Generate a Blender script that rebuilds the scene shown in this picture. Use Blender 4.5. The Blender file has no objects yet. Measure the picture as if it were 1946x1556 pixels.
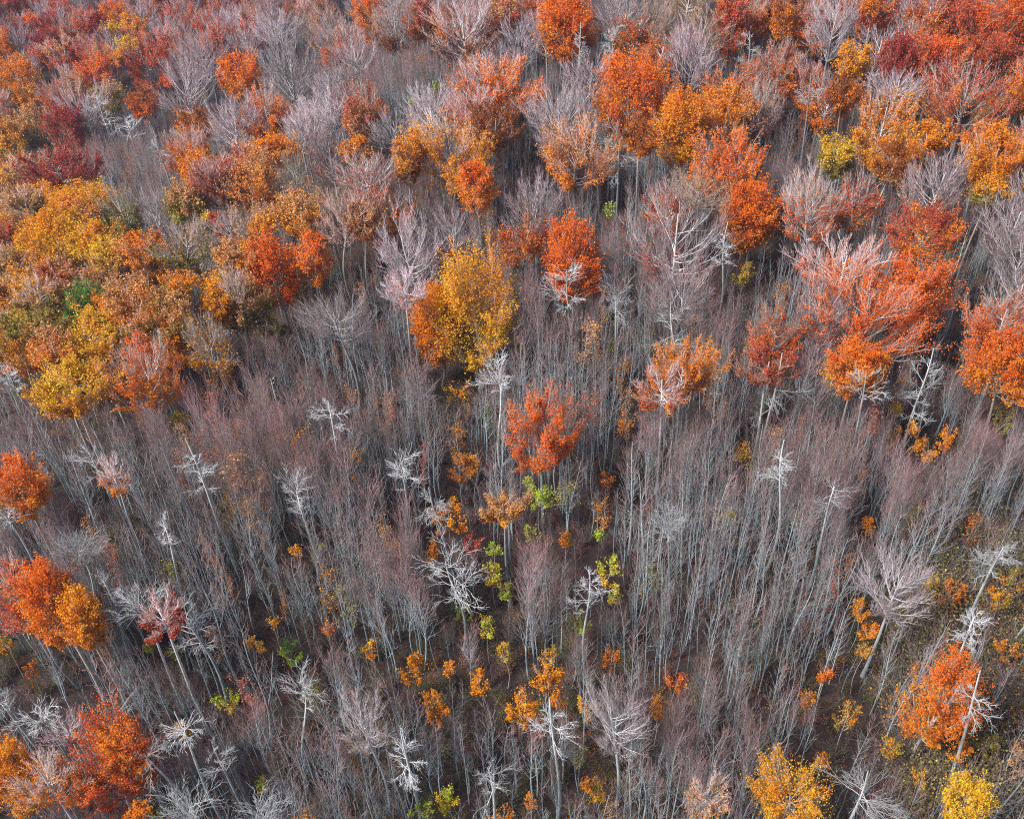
import bpy, math, random
import numpy as np

# ------------------------------------------------------------------ camera, sky, sun, exposure
scene = bpy.context.scene
W_PX, H_PX, F_PX = 1946.0, 1556.0, 2001.0
CAM_Z = 114.0
DEP = math.radians(42.0)
ROLL = math.radians(3.27)
CAM = np.array([0.0, 0.0, CAM_Z])
_r0 = np.array([1.0, 0, 0]); _u0 = np.array([0, math.sin(DEP), math.cos(DEP)])
FWD = np.array([0, math.cos(DEP), -math.sin(DEP)])
RGT = math.cos(ROLL) * _r0 - math.sin(ROLL) * _u0
UPV = math.cos(ROLL) * _u0 + math.sin(ROLL) * _r0

from mathutils import Matrix
cam_data = bpy.data.cameras.new('camera')
cam_data.sensor_width = 36.0
cam_data.lens = 36.0 * F_PX / W_PX
cam_data.clip_end = 6000
cam = bpy.data.objects.new('camera', cam_data)
scene.collection.objects.link(cam)
cam.matrix_world = Matrix(((RGT[0], UPV[0], -FWD[0], CAM[0]),
                           (RGT[1], UPV[1], -FWD[1], CAM[1]),
                           (RGT[2], UPV[2], -FWD[2], CAM[2]), (0, 0, 0, 1)))
scene.camera = cam

SUN_EL, SUN_AZ = math.radians(50), math.radians(-112)    # azimuth measured from +Y towards +X
world = bpy.data.worlds.new('World'); scene.world = world
world.use_nodes = True
nt = world.node_tree
sky = nt.nodes.new('ShaderNodeTexSky'); sky.sky_type = 'NISHITA'; sky.sun_disc = False
sky.sun_elevation = SUN_EL; sky.sun_rotation = SUN_AZ
sky.air_density = 1.0; sky.dust_density = 1.5; sky.ozone_density = 1.0
nt.links.new(sky.outputs[0], nt.nodes['Background'].inputs[0])
nt.nodes['Background'].inputs[1].default_value = 0.062
sun_d = bpy.data.lights.new('sun', 'SUN'); sun_d.energy = 3.0; sun_d.angle = math.radians(16)
sun_d.color = (1.0, 0.965, 0.965)
sun = bpy.data.objects.new('sun', sun_d); scene.collection.objects.link(sun)
from mathutils import Vector
_sd = Vector((math.sin(SUN_AZ) * math.cos(SUN_EL), math.cos(SUN_AZ) * math.cos(SUN_EL), math.sin(SUN_EL)))
sun.rotation_euler = (-_sd).to_track_quat('-Z', 'Y').to_euler()
scene.view_settings.view_transform = 'Standard'
scene.view_settings.look = 'None'
scene.view_settings.gamma = 1.0
scene.view_settings.use_curve_mapping = False
scene.view_settings.exposure = 1.28
scene.cycles.use_denoising = False
scene.cycles.use_adaptive_sampling = False
scene.cycles.filter_width = 1.05
scene.cycles.sample_clamp_indirect = 2.0
scene.cycles.sample_clamp_direct = 6.0
scene.cycles.max_bounces = 4
scene.cycles.diffuse_bounces = 1
scene.cycles.glossy_bounces = 1
scene.cycles.transmission_bounces = 2
scene.cycles.transparent_max_bounces = 4

# ------------------------------------------------------------------ terrain
def sstep(a, b, v):
    t = np.clip((v - a) / (b - a), 0, 1); return t * t * (3 - 2 * t)

def ground_z(x, y):
    z = 1.6 * np.sin(x * 0.031 + 1.0) * np.cos(y * 0.027) + 0.7 * np.sin(x * 0.083 + y * 0.061)
    s = (y - 150) * 0.55 + (-x - 20) * 0.8
    return z - 46 * sstep(0, 190, s)

def ray(px, py):
    d = FWD * F_PX + RGT * (px - W_PX / 2) - UPV * (py - H_PX / 2)
    return d / np.linalg.norm(d)

def hit(px, py, hc):
    """point hc metres above the ground seen at a place of the photograph"""
    d = ray(px, py); t = 40.0
    while t < 1500:
        p = CAM + d * t
        if p[2] < ground_z(p[0], p[1]) + hc: break
        t += 4.0
    a, b = t - 4.0, t
    for _ in range(14):
        m = (a + b) / 2; p = CAM + d * m
        if p[2] < ground_z(p[0], p[1]) + hc: b = m
        else: a = m
    return CAM + d * b

def project(P):
    v = np.asarray(P) - CAM
    z = v @ FWD
    return W_PX / 2 + F_PX * (v @ RGT) / z, H_PX / 2 - F_PX * (v @ UPV) / z, z

def patch(x, y, s, k):
    return (np.sin(x / s + 1.7 * k) * np.cos(y / s * 1.1 + 0.6 * k) + np.sin((x + y) / s * 0.63 + 2.1 * k) * 0.7
            + np.cos((x - 1.6 * y) / s * 0.47 + k) * 0.6) / 2.3

# ------------------------------------------------------------------ materials
def mat_new(name):
    m = bpy.data.materials.new(name); m.use_nodes = True
    m.node_tree.nodes.clear(); return m, m.node_tree

def mat_wood():
    m, t = mat_new('bark')
    N, L = t.nodes, t.links
    out = N.new('ShaderNodeOutputMaterial'); b = N.new('ShaderNodeBsdfPrincipled')
    b.inputs['Roughness'].default_value = 0.85
    if 'Specular IOR Level' in b.inputs: b.inputs['Specular IOR Level'].default_value = 0.25
    a = N.new('ShaderNodeAttribute'); a.attribute_name = 'tint'
    oi = N.new('ShaderNodeObjectInfo')
    hs = N.new('ShaderNodeHueSaturation')
    mh = N.new('ShaderNodeMapRange'); mh.inputs[3].default_value = 0.475; mh.inputs[4].default_value = 0.53
    mv = N.new('ShaderNodeMapRange'); mv.inputs[3].default_value = 1.4; mv.inputs[4].default_value = 0.62
    tc = N.new('ShaderNodeTexCoord'); no = N.new('ShaderNodeTexNoise')
    no.inputs['Scale'].default_value = 2.3; no.inputs['Detail'].default_value = 5
    mp = N.new('ShaderNodeMapping'); mp.inputs['Scale'].default_value = (1, 1, 0.35)
    mn = N.new('ShaderNodeMapRange'); mn.inputs[1].default_value = 0.3; mn.inputs[2].default_value = 0.7
    mn.inputs[3].default_value = 0.72; mn.inputs[4].default_value = 1.22
    mul = N.new('ShaderNodeMath'); mul.operation = 'MULTIPLY'
    L.new(oi.outputs['Random'], mh.inputs[0]); L.new(oi.outputs['Random'], mv.inputs[0])
    L.new(tc.outputs['Object'], mp.inputs[0]); L.new(mp.outputs[0], no.inputs['Vector'])
    L.new(no.outputs[0], mn.inputs[0]); L.new(mn.outputs[0], mul.inputs[0]); L.new(mv.outputs[0], mul.inputs[1])
    L.new(a.outputs['Color'], hs.inputs['Color']); L.new(mh.outputs[0], hs.inputs['Hue']); L.new(mul.outputs[0], hs.inputs['Value'])
    L.new(hs.outputs[0], b.inputs['Base Color']); L.new(b.outputs[0], out.inputs[0])
    return m

def mat_leaf():
    m, t = mat_new('autumn_leaf')
    N, L = t.nodes, t.links
    out = N.new('ShaderNodeOutputMaterial'); d = N.new('ShaderNodeBsdfDiffuse'); tr = N.new('ShaderNodeBsdfTranslucent')
    mx = N.new('ShaderNodeMixShader'); mx.inputs[0].default_value = 0.4
    a = N.new('ShaderNodeAttribute'); a.attribute_name = 'tint'
    L.new(a.outputs['Color'], d.inputs['Color']); L.new(a.outputs['Color'], tr.inputs['Color'])
    L.new(d.outputs[0], mx.inputs[1]); L.new(tr.outputs[0], mx.inputs[2]); L.new(mx.outputs[0], out.inputs[0])
    return m

def mat_ground():
    m, t = mat_new('leaf_litter')
    N, L = t.nodes, t.links
    out = N.new('ShaderNodeOutputMaterial'); b = N.new('ShaderNodeBsdfPrincipled')
    b.inputs['Roughness'].default_value = 0.95
    tc = N.new('ShaderNodeTexCoord')
    def noise(s, det):
        n = N.new('ShaderNodeTexNoise'); n.inputs['Scale'].default_value = s; n.inputs['Detail'].default_value = det
        L.new(tc.outputs['Object'], n.inputs['Vector']); return n
    n1, n2, n3 = noise(4.5, 8), noise(0.35, 4), noise(0.07, 3)
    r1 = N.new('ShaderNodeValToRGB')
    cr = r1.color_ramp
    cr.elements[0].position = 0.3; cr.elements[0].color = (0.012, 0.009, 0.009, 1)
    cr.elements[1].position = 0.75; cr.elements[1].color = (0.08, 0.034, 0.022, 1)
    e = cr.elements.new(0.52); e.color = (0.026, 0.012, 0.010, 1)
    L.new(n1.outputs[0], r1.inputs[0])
    r2 = N.new('ShaderNodeValToRGB')
    r2.color_ramp.elements[0].position = 0.56; r2.color_ramp.elements[0].color = (0, 0, 0, 1)
    r2.color_ramp.elements[1].position = 0.7; r2.color_ramp.elements[1].color = (0.75, 0.75, 0.75, 1)
    L.new(n2.outputs[0], r2.inputs[0])
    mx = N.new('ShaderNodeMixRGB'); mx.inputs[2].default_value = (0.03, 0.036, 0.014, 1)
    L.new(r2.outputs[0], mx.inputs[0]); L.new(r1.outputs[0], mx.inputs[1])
    mx2 = N.new('ShaderNodeMixRGB'); mx2.blend_type = 'MULTIPLY'; mx2.inputs[0].default_value = 0.6
    L.new(mx.outputs[0], mx2.inputs[1]); L.new(n3.outputs[0], mx2.inputs[2])
    L.new(mx.outputs[0], b.inputs['Base Color'])
    bp = N.new('ShaderNodeBump'); bp.inputs['Strength'].default_value = 0.8; bp.inputs['Distance'].default_value = 0.2
    L.new(n1.outputs[0], bp.inputs['Height']); L.new(bp.outputs[0], b.inputs['Normal'])
    L.new(b.outputs[0], out.inputs[0])
    return m

M_WOOD, M_LEAF, M_GROUND = mat_wood(), mat_leaf(), mat_ground()

# ------------------------------------------------------------------ mesh gathering
class Gather:
    def __init__(s): s.v, s.t, s.q, s.c, s.n = [], [], [], [], 0
    def add(s, v, tri=None, quad=None, col=None):
        v = np.asarray(v, np.float32).reshape(-1, 3)
        if tri is not None and len(tri): s.t.append(np.asarray(tri, np.int64).reshape(-1, 3) + s.n)
        if quad is not None and len(quad): s.q.append(np.asarray(quad, np.int64).reshape(-1, 4) + s.n)
        if np.ndim(col) == 3: col = np.asarray(col).reshape(-1, 3)
        s.v.append(v); s.c.append(np.broadcast_to(np.asarray(col, np.float32), (len(v), 3))); s.n += len(v)
    def mesh(s, name, mat, smooth=False):
        me = bpy.data.meshes.new(name)
        v = np.concatenate(s.v); c = np.concatenate(s.c)
        t = np.concatenate(s.t) if s.t else np.zeros((0, 3), np.int64)
        q = np.concatenate(s.q) if s.q else np.zeros((0, 4), np.int64)
        me.vertices.add(len(v)); me.vertices.foreach_set('co', v.ravel())
        loops = np.concatenate([t.ravel(), q.ravel()]).astype(np.int32)
        me.loops.add(len(loops)); me.loops.foreach_set('vertex_index', loops)
        nt_, nq = len(t), len(q)
        me.polygons.add(nt_ + nq)
        st = np.concatenate([np.arange(nt_) * 3, nt_ * 3 + np.arange(nq) * 4]).astype(np.int32)
        me.polygons.foreach_set('loop_start', st)
        if smooth: me.polygons.foreach_set('use_smooth', np.ones(nt_ + nq, bool))
        me.update(calc_edges=True)
        at = me.color_attributes.new('tint', 'FLOAT_COLOR', 'POINT')
        at.data.foreach_set('color', np.concatenate([np.clip(c, 0, 1), np.ones((len(c), 1), np.float32)], 1).astype(np.float32).ravel())
        if not isinstance(mat, (list, tuple)): mat = [mat]
        for m in mat: me.materials.append(m)
        return me

def norm(v): return v / np.maximum(np.linalg.norm(v, axis=-1, keepdims=True), 1e-9)

def tubes(g, P, R, sides, C):
    """P (n,k,3) R (n,k) C (n,k,3): a tapering tube along every row; sides==1 gives slim three-sided spikes"""
    n, k = P.shape[:2]
    if n == 0: return
    T = norm(np.gradient(P, axis=1))
    ref = np.where(np.abs(T[:, :1, 2:3]) > 0.9, np.array([1.0, 0, 0]), np.array([0, 0, 1.0]))
    A = norm(np.cross(T, np.broadcast_to(ref, T.shape))); B = np.cross(T, A)
    S = max(sides, 3)
    ang = np.arange(S) * 2 * math.pi / S
    ring = (A[:, :, None] * np.cos(ang)[None, None, :, None] + B[:, :, None] * np.sin(ang)[None, None, :, None]) * R[:, :, None, None] + P[:, :, None]
    if sides == 1:        # rings except the last, then one tip vertex
        body = ring[:, :-1].reshape(n, -1, 3); V = np.concatenate([body, P[:, -1:]], 1)
        m = V.shape[1]; base = np.arange(n)[:, None] * m
        col = np.concatenate([np.repeat(C[:, :-1], S, 1), C[:, -1:]], 1)
        quads = [np.stack([base + j * S + a, base + j * S + (a + 1) % S, base + (j + 1) * S + (a + 1) % S, base + (j + 1) * S + a], -1)
                 for j in range(k - 2) for a in range(S)]
        tris = [np.stack([base + (k - 2) * S + a, base + (k - 2) * S + (a + 1) % S, base + m - 1], -1) for a in range(S)]
        g.add(V, np.concatenate(tris).reshape(-1, 3), np.concatenate(quads).reshape(-1, 4) if quads else None, col.reshape(-1, 3))
    else:
        V = ring.reshape(n, k * S, 3); base = np.arange(n)[:, None] * (k * S)
        col = np.repeat(C, S, 1)
        quads = [np.stack([base + j * S + a, base + j * S + (a + 1) % S, base + (j + 1) * S + (a + 1) % S, base + (j + 1) * S + a], -1)
                 for j in range(k - 1) for a in range(S)]
        g.add(V, None, np.concatenate(quads).reshape(-1, 4), col.reshape(-1, 3))

def twigs(g, P, R, C, w=2.0):
    """the last fine twigs: one slim tapering sliver for every row P (n,2,3)"""
    n = len(P); a, b = P[:, 0], P[:, -1]; d = norm(b - a)
    s = norm(np.cross(d, d[:, [1, 2, 0]] + [.3, -.2, .5])) * (R[:, :1] * w * .5)
    g.add(np.stack([a - s, a + s, b], 1), np.arange(n)[:, None] * 3 + [0, 1, 2], None, np.stack([C[:, 0], C[:, 0], C[:, -1]], 1))

def sample(P, R, t):
    """points, tangents and radii at fractions t (n,m) of the rows P (n,k,3)"""
    k = P.shape[1]; f = t * (k - 1); i = np.minimum(f.astype(int), k - 2); u = (f - i)[..., None]
    r = np.arange(P.shape[0])[:, None]
    p = P[r, i] * (1 - u) + P[r, i + 1] * u
    return p, norm(P[r, i + 1] - P[r, i]), R[r, i] * (1 - u[..., 0]) + R[r, i + 1] * u[..., 0]

def spawn(rng, P, R, m, tmin, lr, spread, up, k, kink=0.0, rf=0.6, axis=None, outw=0.0, tmax=1.0, droop=0.0):
    n = P.shape[0]
    t = tmin + (tmax - tmin) * (np.arange(m)[None] + rng.random((n, m))) / m
    p, tg, r0 = sample(P, R, t)
    L = np.linalg.norm(P[:, -1] - P[:, 0], axis=1)[:, None]
    rnd = norm(rng.normal(size=(n, m, 3)))
    perp = norm(rnd - tg * (rnd * tg).sum(-1, keepdims=True))
    d = tg + perp * spread + np.array([0, 0, up])
    if outw:
        o = p.copy(); o[..., 2] = 0; d = d + norm(o) * outw
    d = norm(d)
    ln = L * (lr[0] + (lr[1] - lr[0]) * rng.random((n, m))) * (1.15 - 0.45 * t)
    u = np.linspace(0, 1, k)[None, None, :, None]
    bend = norm(tg + np.array([0, 0, 0.5])) * 0.25 - np.array([0, 0, droop])
    Q = p[:, :, None] + (d[:, :, None] * u + bend[:, :, None] * u * u * 0.6) * ln[:, :, None, None]
    if kink: Q = Q + rng.normal(size=Q.shape) * kink * ln[:, :, None, None] * np.sin(u * 1.57)
    Q = Q.reshape(n * m, k, 3)
    rb = (r0 * rf).reshape(-1)
    return Q, rb[:, None] * np.linspace(1, 0.35, k)[None]

C3 = lambda *a: np.array(a, np.float32)
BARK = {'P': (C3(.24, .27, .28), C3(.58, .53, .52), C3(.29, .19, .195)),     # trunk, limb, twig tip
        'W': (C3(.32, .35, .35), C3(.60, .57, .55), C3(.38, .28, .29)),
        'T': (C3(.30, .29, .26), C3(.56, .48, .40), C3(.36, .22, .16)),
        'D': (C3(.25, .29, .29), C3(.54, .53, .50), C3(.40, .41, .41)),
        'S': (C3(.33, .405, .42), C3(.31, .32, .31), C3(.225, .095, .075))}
LEAFC = {'R': (.50, .09, .045), 'V': (.90, .17, .02), 'O': (.90, .25, .018), 'A': (.90, .315, .02), 'Y': (.80, .44, .03),
         'G': (.30, .25, .05), 'T': (.62, .31, .12), 'J': (.46, .56, .05), 'N': (.09, .22, .04), 'D': (.30, .085, .02),
         'C': (.36, .035, .03), 'P': (.5, .28, .28), 'W': (.6, .5, .5)}
LEAFC = {k: C3(*v) for k, v in LEAFC.items()}

def lerp_rows(a, b, n, k): return np.broadcast_to(a + (b - a) * np.linspace(0, 1, k)[:, None], (n, k, 3))

def add_leaves(g, rng, pts, size, c, up=0.5, jit=0.25):
    n = len(pts)
    if n == 0: return
    pts = pts + rng.normal(size=(n, 3)) * jit
    nn = norm(rng.normal(size=(n, 3)) + np.array([0, -0.15, up]))
    a = norm(np.cross(nn, rng.normal(size=(n, 3)))); b = np.cross(nn, a)
    s = size * (0.6 + 0.8 * rng.random((n, 1)))
    V = np.stack([pts - a * s * .62, pts + a * s * .34 - b * s * .52, pts + a * s * .42 + b * s * .5], 1)
    g.add(V, np.arange(n)[:, None] * 3 + [0, 1, 2], None, np.repeat(c, 3, 0))

# ------------------------------------------------------------------ one broad tree
def broad_tree(rng, H, cb, rx, rz, kind, bark, c1, c2, lt, px_area, leafy, leaf_size, far=1.0):
    """returns meshes (trunk, branches, foliage or None); the crown is an ellipsoid rx, rz round the trunk"""
    ct, cl, cw = BARK[bark]
    if kind == 'M': cw = C3(.40, .27, .22) if px_area < 15000 else C3(.54, .40, .36)
    cc = H - rz
    dead = kind == 'D'
    det = float(np.clip(px_area / 9000.0, 0.12, 1.6))
    k0 = 12
    u = np.linspace(0, 1, k0)
    lean = rng.normal(size=2) * 0.03 * H
    bend = rng.normal(size=2) * 0.018 * H
    topz = {'D': H * rng.choice([.82, .95, 1.08]), 'U': H * .95}.get(kind, cc + rz * 0.45)
    T = np.stack([lean[0] * u ** 2 + bend[0] * np.sin(u * 5), lean[1] * u ** 2 + bend[1] * np.sin(u * 4.1), u * topz], 1)
    r0 = (0.0095 * H + 0.014 * rx) * (0.6 if kind == 'U' else 1.0)
    Rt = r0 * (1 - 0.72 * u ** 1.1); Rt[0] *= 1.35
    gt, gb, gf = Gather(), Gather(), Gather()
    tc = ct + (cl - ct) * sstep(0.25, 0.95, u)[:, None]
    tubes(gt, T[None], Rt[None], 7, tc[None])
    # limbs aimed at the crown's outline
    n1 = int({'D': rng.integers(11, 21), 'U': 9}.get(kind, 20 + 10 * min(det, 1.2)))
    az = np.arange(n1) * 2.39996 + rng.random() * 6 + rng.normal(size=n1) * 0.3
    w = (np.arange(n1) + rng.random(n1)) / n1
    w = rng.permutation(w)
    zf = -0.72 + 1.68 * w if not dead else -0.85 + 1.7 * w
    rr = np.sqrt(np.maximum(1 - zf ** 2, 0.03)) * ((0.72 if kind != 'B' else .88) + (0.28 if kind != 'B' else .12) * rng.random(n1))
    lobes = 1 + 0.2 * np.sin(az * 2 + rng.random() * 6) + 0.10 * np.sin(az * 3 + rng.random() * 6)
    if dead: rr *= (0.45 + 0.8 * rng.random(n1)) * (1.05 - .25 * zf)
    tgt = np.stack([np.cos(az) * rr * rx * lobes, np.sin(az) * rr * rx * lobes, cc + zf * rz * (0.86 if not dead else .95)], 1)
    rise = {'D': 0.12, 'U': 0.7}.get(kind, 0.75)
    sz = np.clip(tgt[:, 2] - rise * rz * (0.5 + 0.5 * rng.random(n1)) - (0.25 * rz if not dead else 0), max(cb - 0.15 * rz, H * .2), topz * 0.97)
    us = sz / topz
    S = np.stack([np.interp(us, u, T[:, 0]), np.interp(us, u, T[:, 1]), sz], 1)
    rs = np.interp(us, u, Rt)
    tgt[:, :2] += S[:, :2]
    k1 = 6; v = np.linspace(0, 1, k1)[None, :, None]
    D = tgt - S
    flat = np.array([.62, .62, .30]) if not dead else np.array([.5, .5, .75])
    ctrl = S + D * flat
    L1 = S[:, None] * (1 - v) ** 2 + 2 * v * (1 - v) * ctrl[:, None] + tgt[:, None] * v ** 2
    kk = 0.026 if dead else 0.014
    L1 = L1 + rng.normal(size=L1.shape) * kk * np.linalg.norm(D, axis=1)[:, None, None] * np.sin(v * 1.6)
    R1 = (rs * (0.33 if dead else 0.44))[:, None] * np.linspace(1, 0.25, k1)[None]
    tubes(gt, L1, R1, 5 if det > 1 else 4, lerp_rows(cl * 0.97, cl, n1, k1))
    # branches and twigs
    if dead:
        dr = rng.uniform(-.12, .3); m2, m3, m4 = (6, 4, 2) if det > .3 else (5, 4, 2)
        L2, R2 = spawn(rng, L1, R1, m2, .15, (.32, .7), .85, .1, 5, .04, .55, outw=.2, droop=dr)
        L3, R3 = spawn(rng, L2, R2, m3, .2, (.35, .7), .8, .22, 3, .04, .5, droop=.02)
        L4, R4 = spawn(rng, L3, R3, m4, .2, (.35, .7), .9, .15, 2, 0, .6)
    else:
        m2 = 7 if det > .35 else 5
        m3 = 5 if det > .35 else 4
        m4 = int(np.clip(round(6 * det), 3, 6)) if not leafy > .7 else 2
        L2, R2 = spawn(rng, L1, R1, m2, .18, (.26, .5), .62, .45, 3, .02, .55, outw=.2)
        L3, R3 = spawn(rng, L2, R2, m3, .15, (.35, .62), .6, .45, 2, 0, .55, outw=.1)
        L4, R4 = spawn(rng, L3, R3, m4, .15, (.4, .75), .55, .5, 2, 0, .6)
    mn2, mn3, mn4 = (.03, .018, .011) if dead else (.03, .018, .0125)
    mn2, mn3, mn4 = mn2 * far, mn3 * far, mn4 * far * 1.25
    R2 = np.maximum(R2, mn2 * np.linspace(1, .6, R2.shape[1])); R3 = np.maximum(R3, mn3); R4 = np.maximum(R4, mn4)
    lo = lambda a, b, X: lerp_rows(a, b, X.shape[0], X.shape[1])
    mid = cl + (cw - cl) * .45
    tubes(gb, L2, R2, 1, lo(cl, mid, L2))
    tubes(gb, L3, R3, 1, lo(mid, cl + (cw - cl) * .85, L3))
    twigs(gb, L4, R4, lo(cl + (cw - cl) * .8, cw, L4))
    me_t = gt.mesh('trunk', M_WOOD, True); me_b = gb.mesh('branches', M_WOOD)
    if leafy <= 0: return me_t, me_b, None
    # foliage follows the branches; every limb has its own density and hue
    nl = int(np.clip(px_area * 1.25, 300, 17000) * leafy ** 1.2 * (.4 if kind == 'U' else 1))
    n1i = np.arange(n1)
    src, lim = [], []
    rep2 = L2.shape[0] // n1; rep3 = L3.shape[0] // n1; rep4 = L4.shape[0] // n1
    for X, rep, cnt in ((L2, rep2, .12), (L3, rep3, .43), (L4, rep4, .45)):
        m = int(nl * cnt * 2.2) + 1
        i = rng.integers(0, X.shape[0], m); t = rng.random((m, 1)) * .9 + .1
        p, _, _ = sample(X[i], np.ones(X[i].shape[:2]), t)
        src.append(p[:, 0]); lim.append(i // rep)
    if kind in 'LU':       # leaf sprays on the outer shell
        m = int(nl * (.2 if kind == 'U' else .5 if leafy <= 1 else .9)); nc = max(12, m // 22)
        q = norm(rng.normal(size=(nc, 3)) + [0, 0, .25]); aq = np.arctan2(q[:, 1], q[:, 0])
        lb = 1 + .13 * np.sin(aq * 3 + q[:, 2] * 2.5 + 1) + .10 * np.sin(aq * 5 - q[:, 2] * 4) + .08 * rng.normal(size=nc)
        q = q * (lb * (.62 + .38 * rng.random(nc)))[:, None] * [rx, rx, rz] + [T[-3, 0], T[-3, 1], cc]
        ii = rng.integers(0, nc, m); spread = np.array([1, 1, .6]) * (.07 * rx + .2)
        src.append(q[ii] + rng.normal(size=(m, 3)) * spread)
        tip = L1[:, -1]; near = np.argmin(((q[:, None] - tip[None]) ** 2).sum(-1), 1)
        lim.append(near[ii])
    src = np.concatenate(src); lim = np.concatenate(lim)
    dens = np.clip(0.92 + 0.36 * rng.normal(size=n1), .12, 1.5)
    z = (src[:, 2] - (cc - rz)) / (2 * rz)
    keep = dens[lim] * np.ones(len(src))
    if kind == 'M':      # the top has lost its leaves first
        cut = 0.28 + 0.05 * lt
        keep = keep * (1 - sstep(cut - .2, cut + .22, z + rng.normal(size=len(z)) * .06) * .93)
    elif kind == 'B':
        keep = keep * (1 - sstep(.15, .5, z) * .95)
    pn = patch(src[:, 0] + src[:, 2] * .7, src[:, 1] - src[:, 2] * .5, max(rx * .22, .6), rng.random() * 9)
    keep = keep * (0.88 + 0.4 * pn)
    sel = rng.random(len(src)) * 1.25 < keep
    src, z, lim = src[sel][:nl * 2], z[sel][:nl * 2], lim[sel][:nl * 2]
    if len(src) > nl:
        pick = rng.permutation(len(src))[:nl]; src, z, lim = src[pick], z[pick], lim[pick]
    if kind == 'M': src = src - np.array([0, .1, .38]) * (.5 + rng.random((len(src), 1)))
    hue = rng.normal(size=n1) * .22
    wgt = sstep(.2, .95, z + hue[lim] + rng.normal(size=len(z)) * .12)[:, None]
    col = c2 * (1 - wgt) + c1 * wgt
    col = col * (1 + rng.normal(size=(n1, 1)) * .09)[lim]
    col = col * np.exp(rng.normal(size=(len(z), 1)) * .24)
    col[:, 1:2] *= np.exp(rng.normal(size=(len(z), 1)) * .14)
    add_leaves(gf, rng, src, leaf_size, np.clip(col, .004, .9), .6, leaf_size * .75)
    me_f = gf.mesh('foliage', M_LEAF) if gf.n else None
    return me_t, me_b, me_f

# ------------------------------------------------------------------ one slender stand tree (about 18 m, scaled when placed)
def thin_tree(rng, one=False, leaf=None, H=18.0, brush=False):
    ct, cl, cw = BARK['S']
    if brush: cw = cw * C3(1.1, 1.0, 1.0)
    cw = cw * (1 + rng.normal() * .12) ; ct = ct * (1 + rng.normal() * .12)
    k0 = 10; u = np.linspace(0, 1, k0)
    a, b = rng.normal(size=2) * .22, rng.normal(size=2) * .45
    T = np.stack([a[0] * np.sin(u * 6) + b[0] * u ** 2, a[1] * np.sin(u * 5) + b[1] * u ** 2, u * H], 1)
    Rt = .108 * (1 - .80 * u) * (1 + .25 * rng.random()); 
    gt, gb = Gather(), Gather()
    tc = ct + (cl - ct) * sstep(.3, .9, u)[:, None]
    tubes(gt, T[None], Rt[None], 5, tc[None])
    n1 = 17
    fork = not brush and rng.random() < .35
    if fork:
        F, RF = spawn(rng, T[None], Rt[None], 1, .3, (.42, .5), .28, .35, 8, .01, .75, tmax=.5)
        tubes(gt, F, RF, 4, np.broadcast_to(cl, F.shape))
    L1, R1 = spawn(rng, T[None], Rt[None], n1, .30, (.10, .22), .62, .18, 5, .02, .42, tmax=.97)
    if brush: L1, R1 = spawn(rng, T[None], Rt[None], 24, .32, (.2, .32), .42, .2, 5, .015, .45, tmax=.85)
    L2, R2 = spawn(rng, L1, R1, 5 if brush else 3, .15, (.3, .5), .6, .3, 3, .02, .6)
    L3, R3 = spawn(rng, L2, R2, 2, .2, (.5, .85), .6, .4, 2, 0, .6)
    R1 = np.maximum(R1, .018); R2 = np.maximum(R2, .015); R3 = np.maximum(R3, .011)
    def cz(X, f0, f1):
        z = np.clip(X[..., 2:3] / H, 0, 1); w = sstep(.45, .85, z)
        lo_ = ct * 1.05; hi = cw
        c = lo_ + (cl - lo_) * w
        f = np.linspace(f0, f1, X.shape[1])[None, :, None] * (.25 + .75 * w)
        return c + (hi - c) * f
    tubes(gb, L1, R1, 1, cz(L1, .1, .5)); tubes(gb, L2, R2, 1, cz(L2, .5, .8)); tubes(gb, L3, R3, 1, cz(L3, .7, 1.1))
    if leaf is not None:
        i = rng.integers(0, len(L2), 620); p, _, _ = sample(L2[i], np.ones((620, L2.shape[1])), rng.random((620, 1)))
        p = p[:, 0]; p = p[(p[:, 2] > H * leaf[1]) & (p[:, 2] < H * leaf[2])]
        gl = Gather(); add_leaves(gl, rng, p, .19, leaf[0] * np.exp(rng.normal(size=(len(p), 1)) * .3), .5, .3)
        for X in (gt, gb):
            pass
        gt.v += gb.v; gt.c += gb.c; gt.t = [x + gt.n for x in gb.t]; gt.q += [x + gt.n for x in gb.q]; gt.n += gb.n
        n0 = sum(len(a) for a in gt.t)
        gt.v += gl.v; gt.c += gl.c; gt.t += [x + gt.n for x in gl.t]; gt.n += gl.n
        me = gt.mesh('leafy_stand', [M_WOOD, M_LEAF])
        mi = np.zeros(len(me.polygons), np.int32); mi[n0:sum(len(a) for a in gt.t)] = 1
        me.polygons.foreach_set('material_index', mi); return me
    if leaf is None:
        if one:
            gt.v += gb.v; gt.c += gb.c; gt.t += [x + gt.n for x in gb.t]; gt.q += [x + gt.n for x in gb.q]; gt.n += gb.n
            return gt.mesh('bare_stand', M_WOOD)
        return gt.mesh('trunk', M_WOOD, True), gb.mesh('branches', M_WOOD)

def link(name, me, parent=None, loc=None):
    o = bpy.data.objects.new(name, me); scene.collection.objects.link(o)
    if parent is not None: o.parent = parent
    if loc is not None: o.location = loc
    return o

def tag(o, label, cat, group=None):
    o['label'] = label; o['category'] = cat
    if group: o['group'] = group

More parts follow.
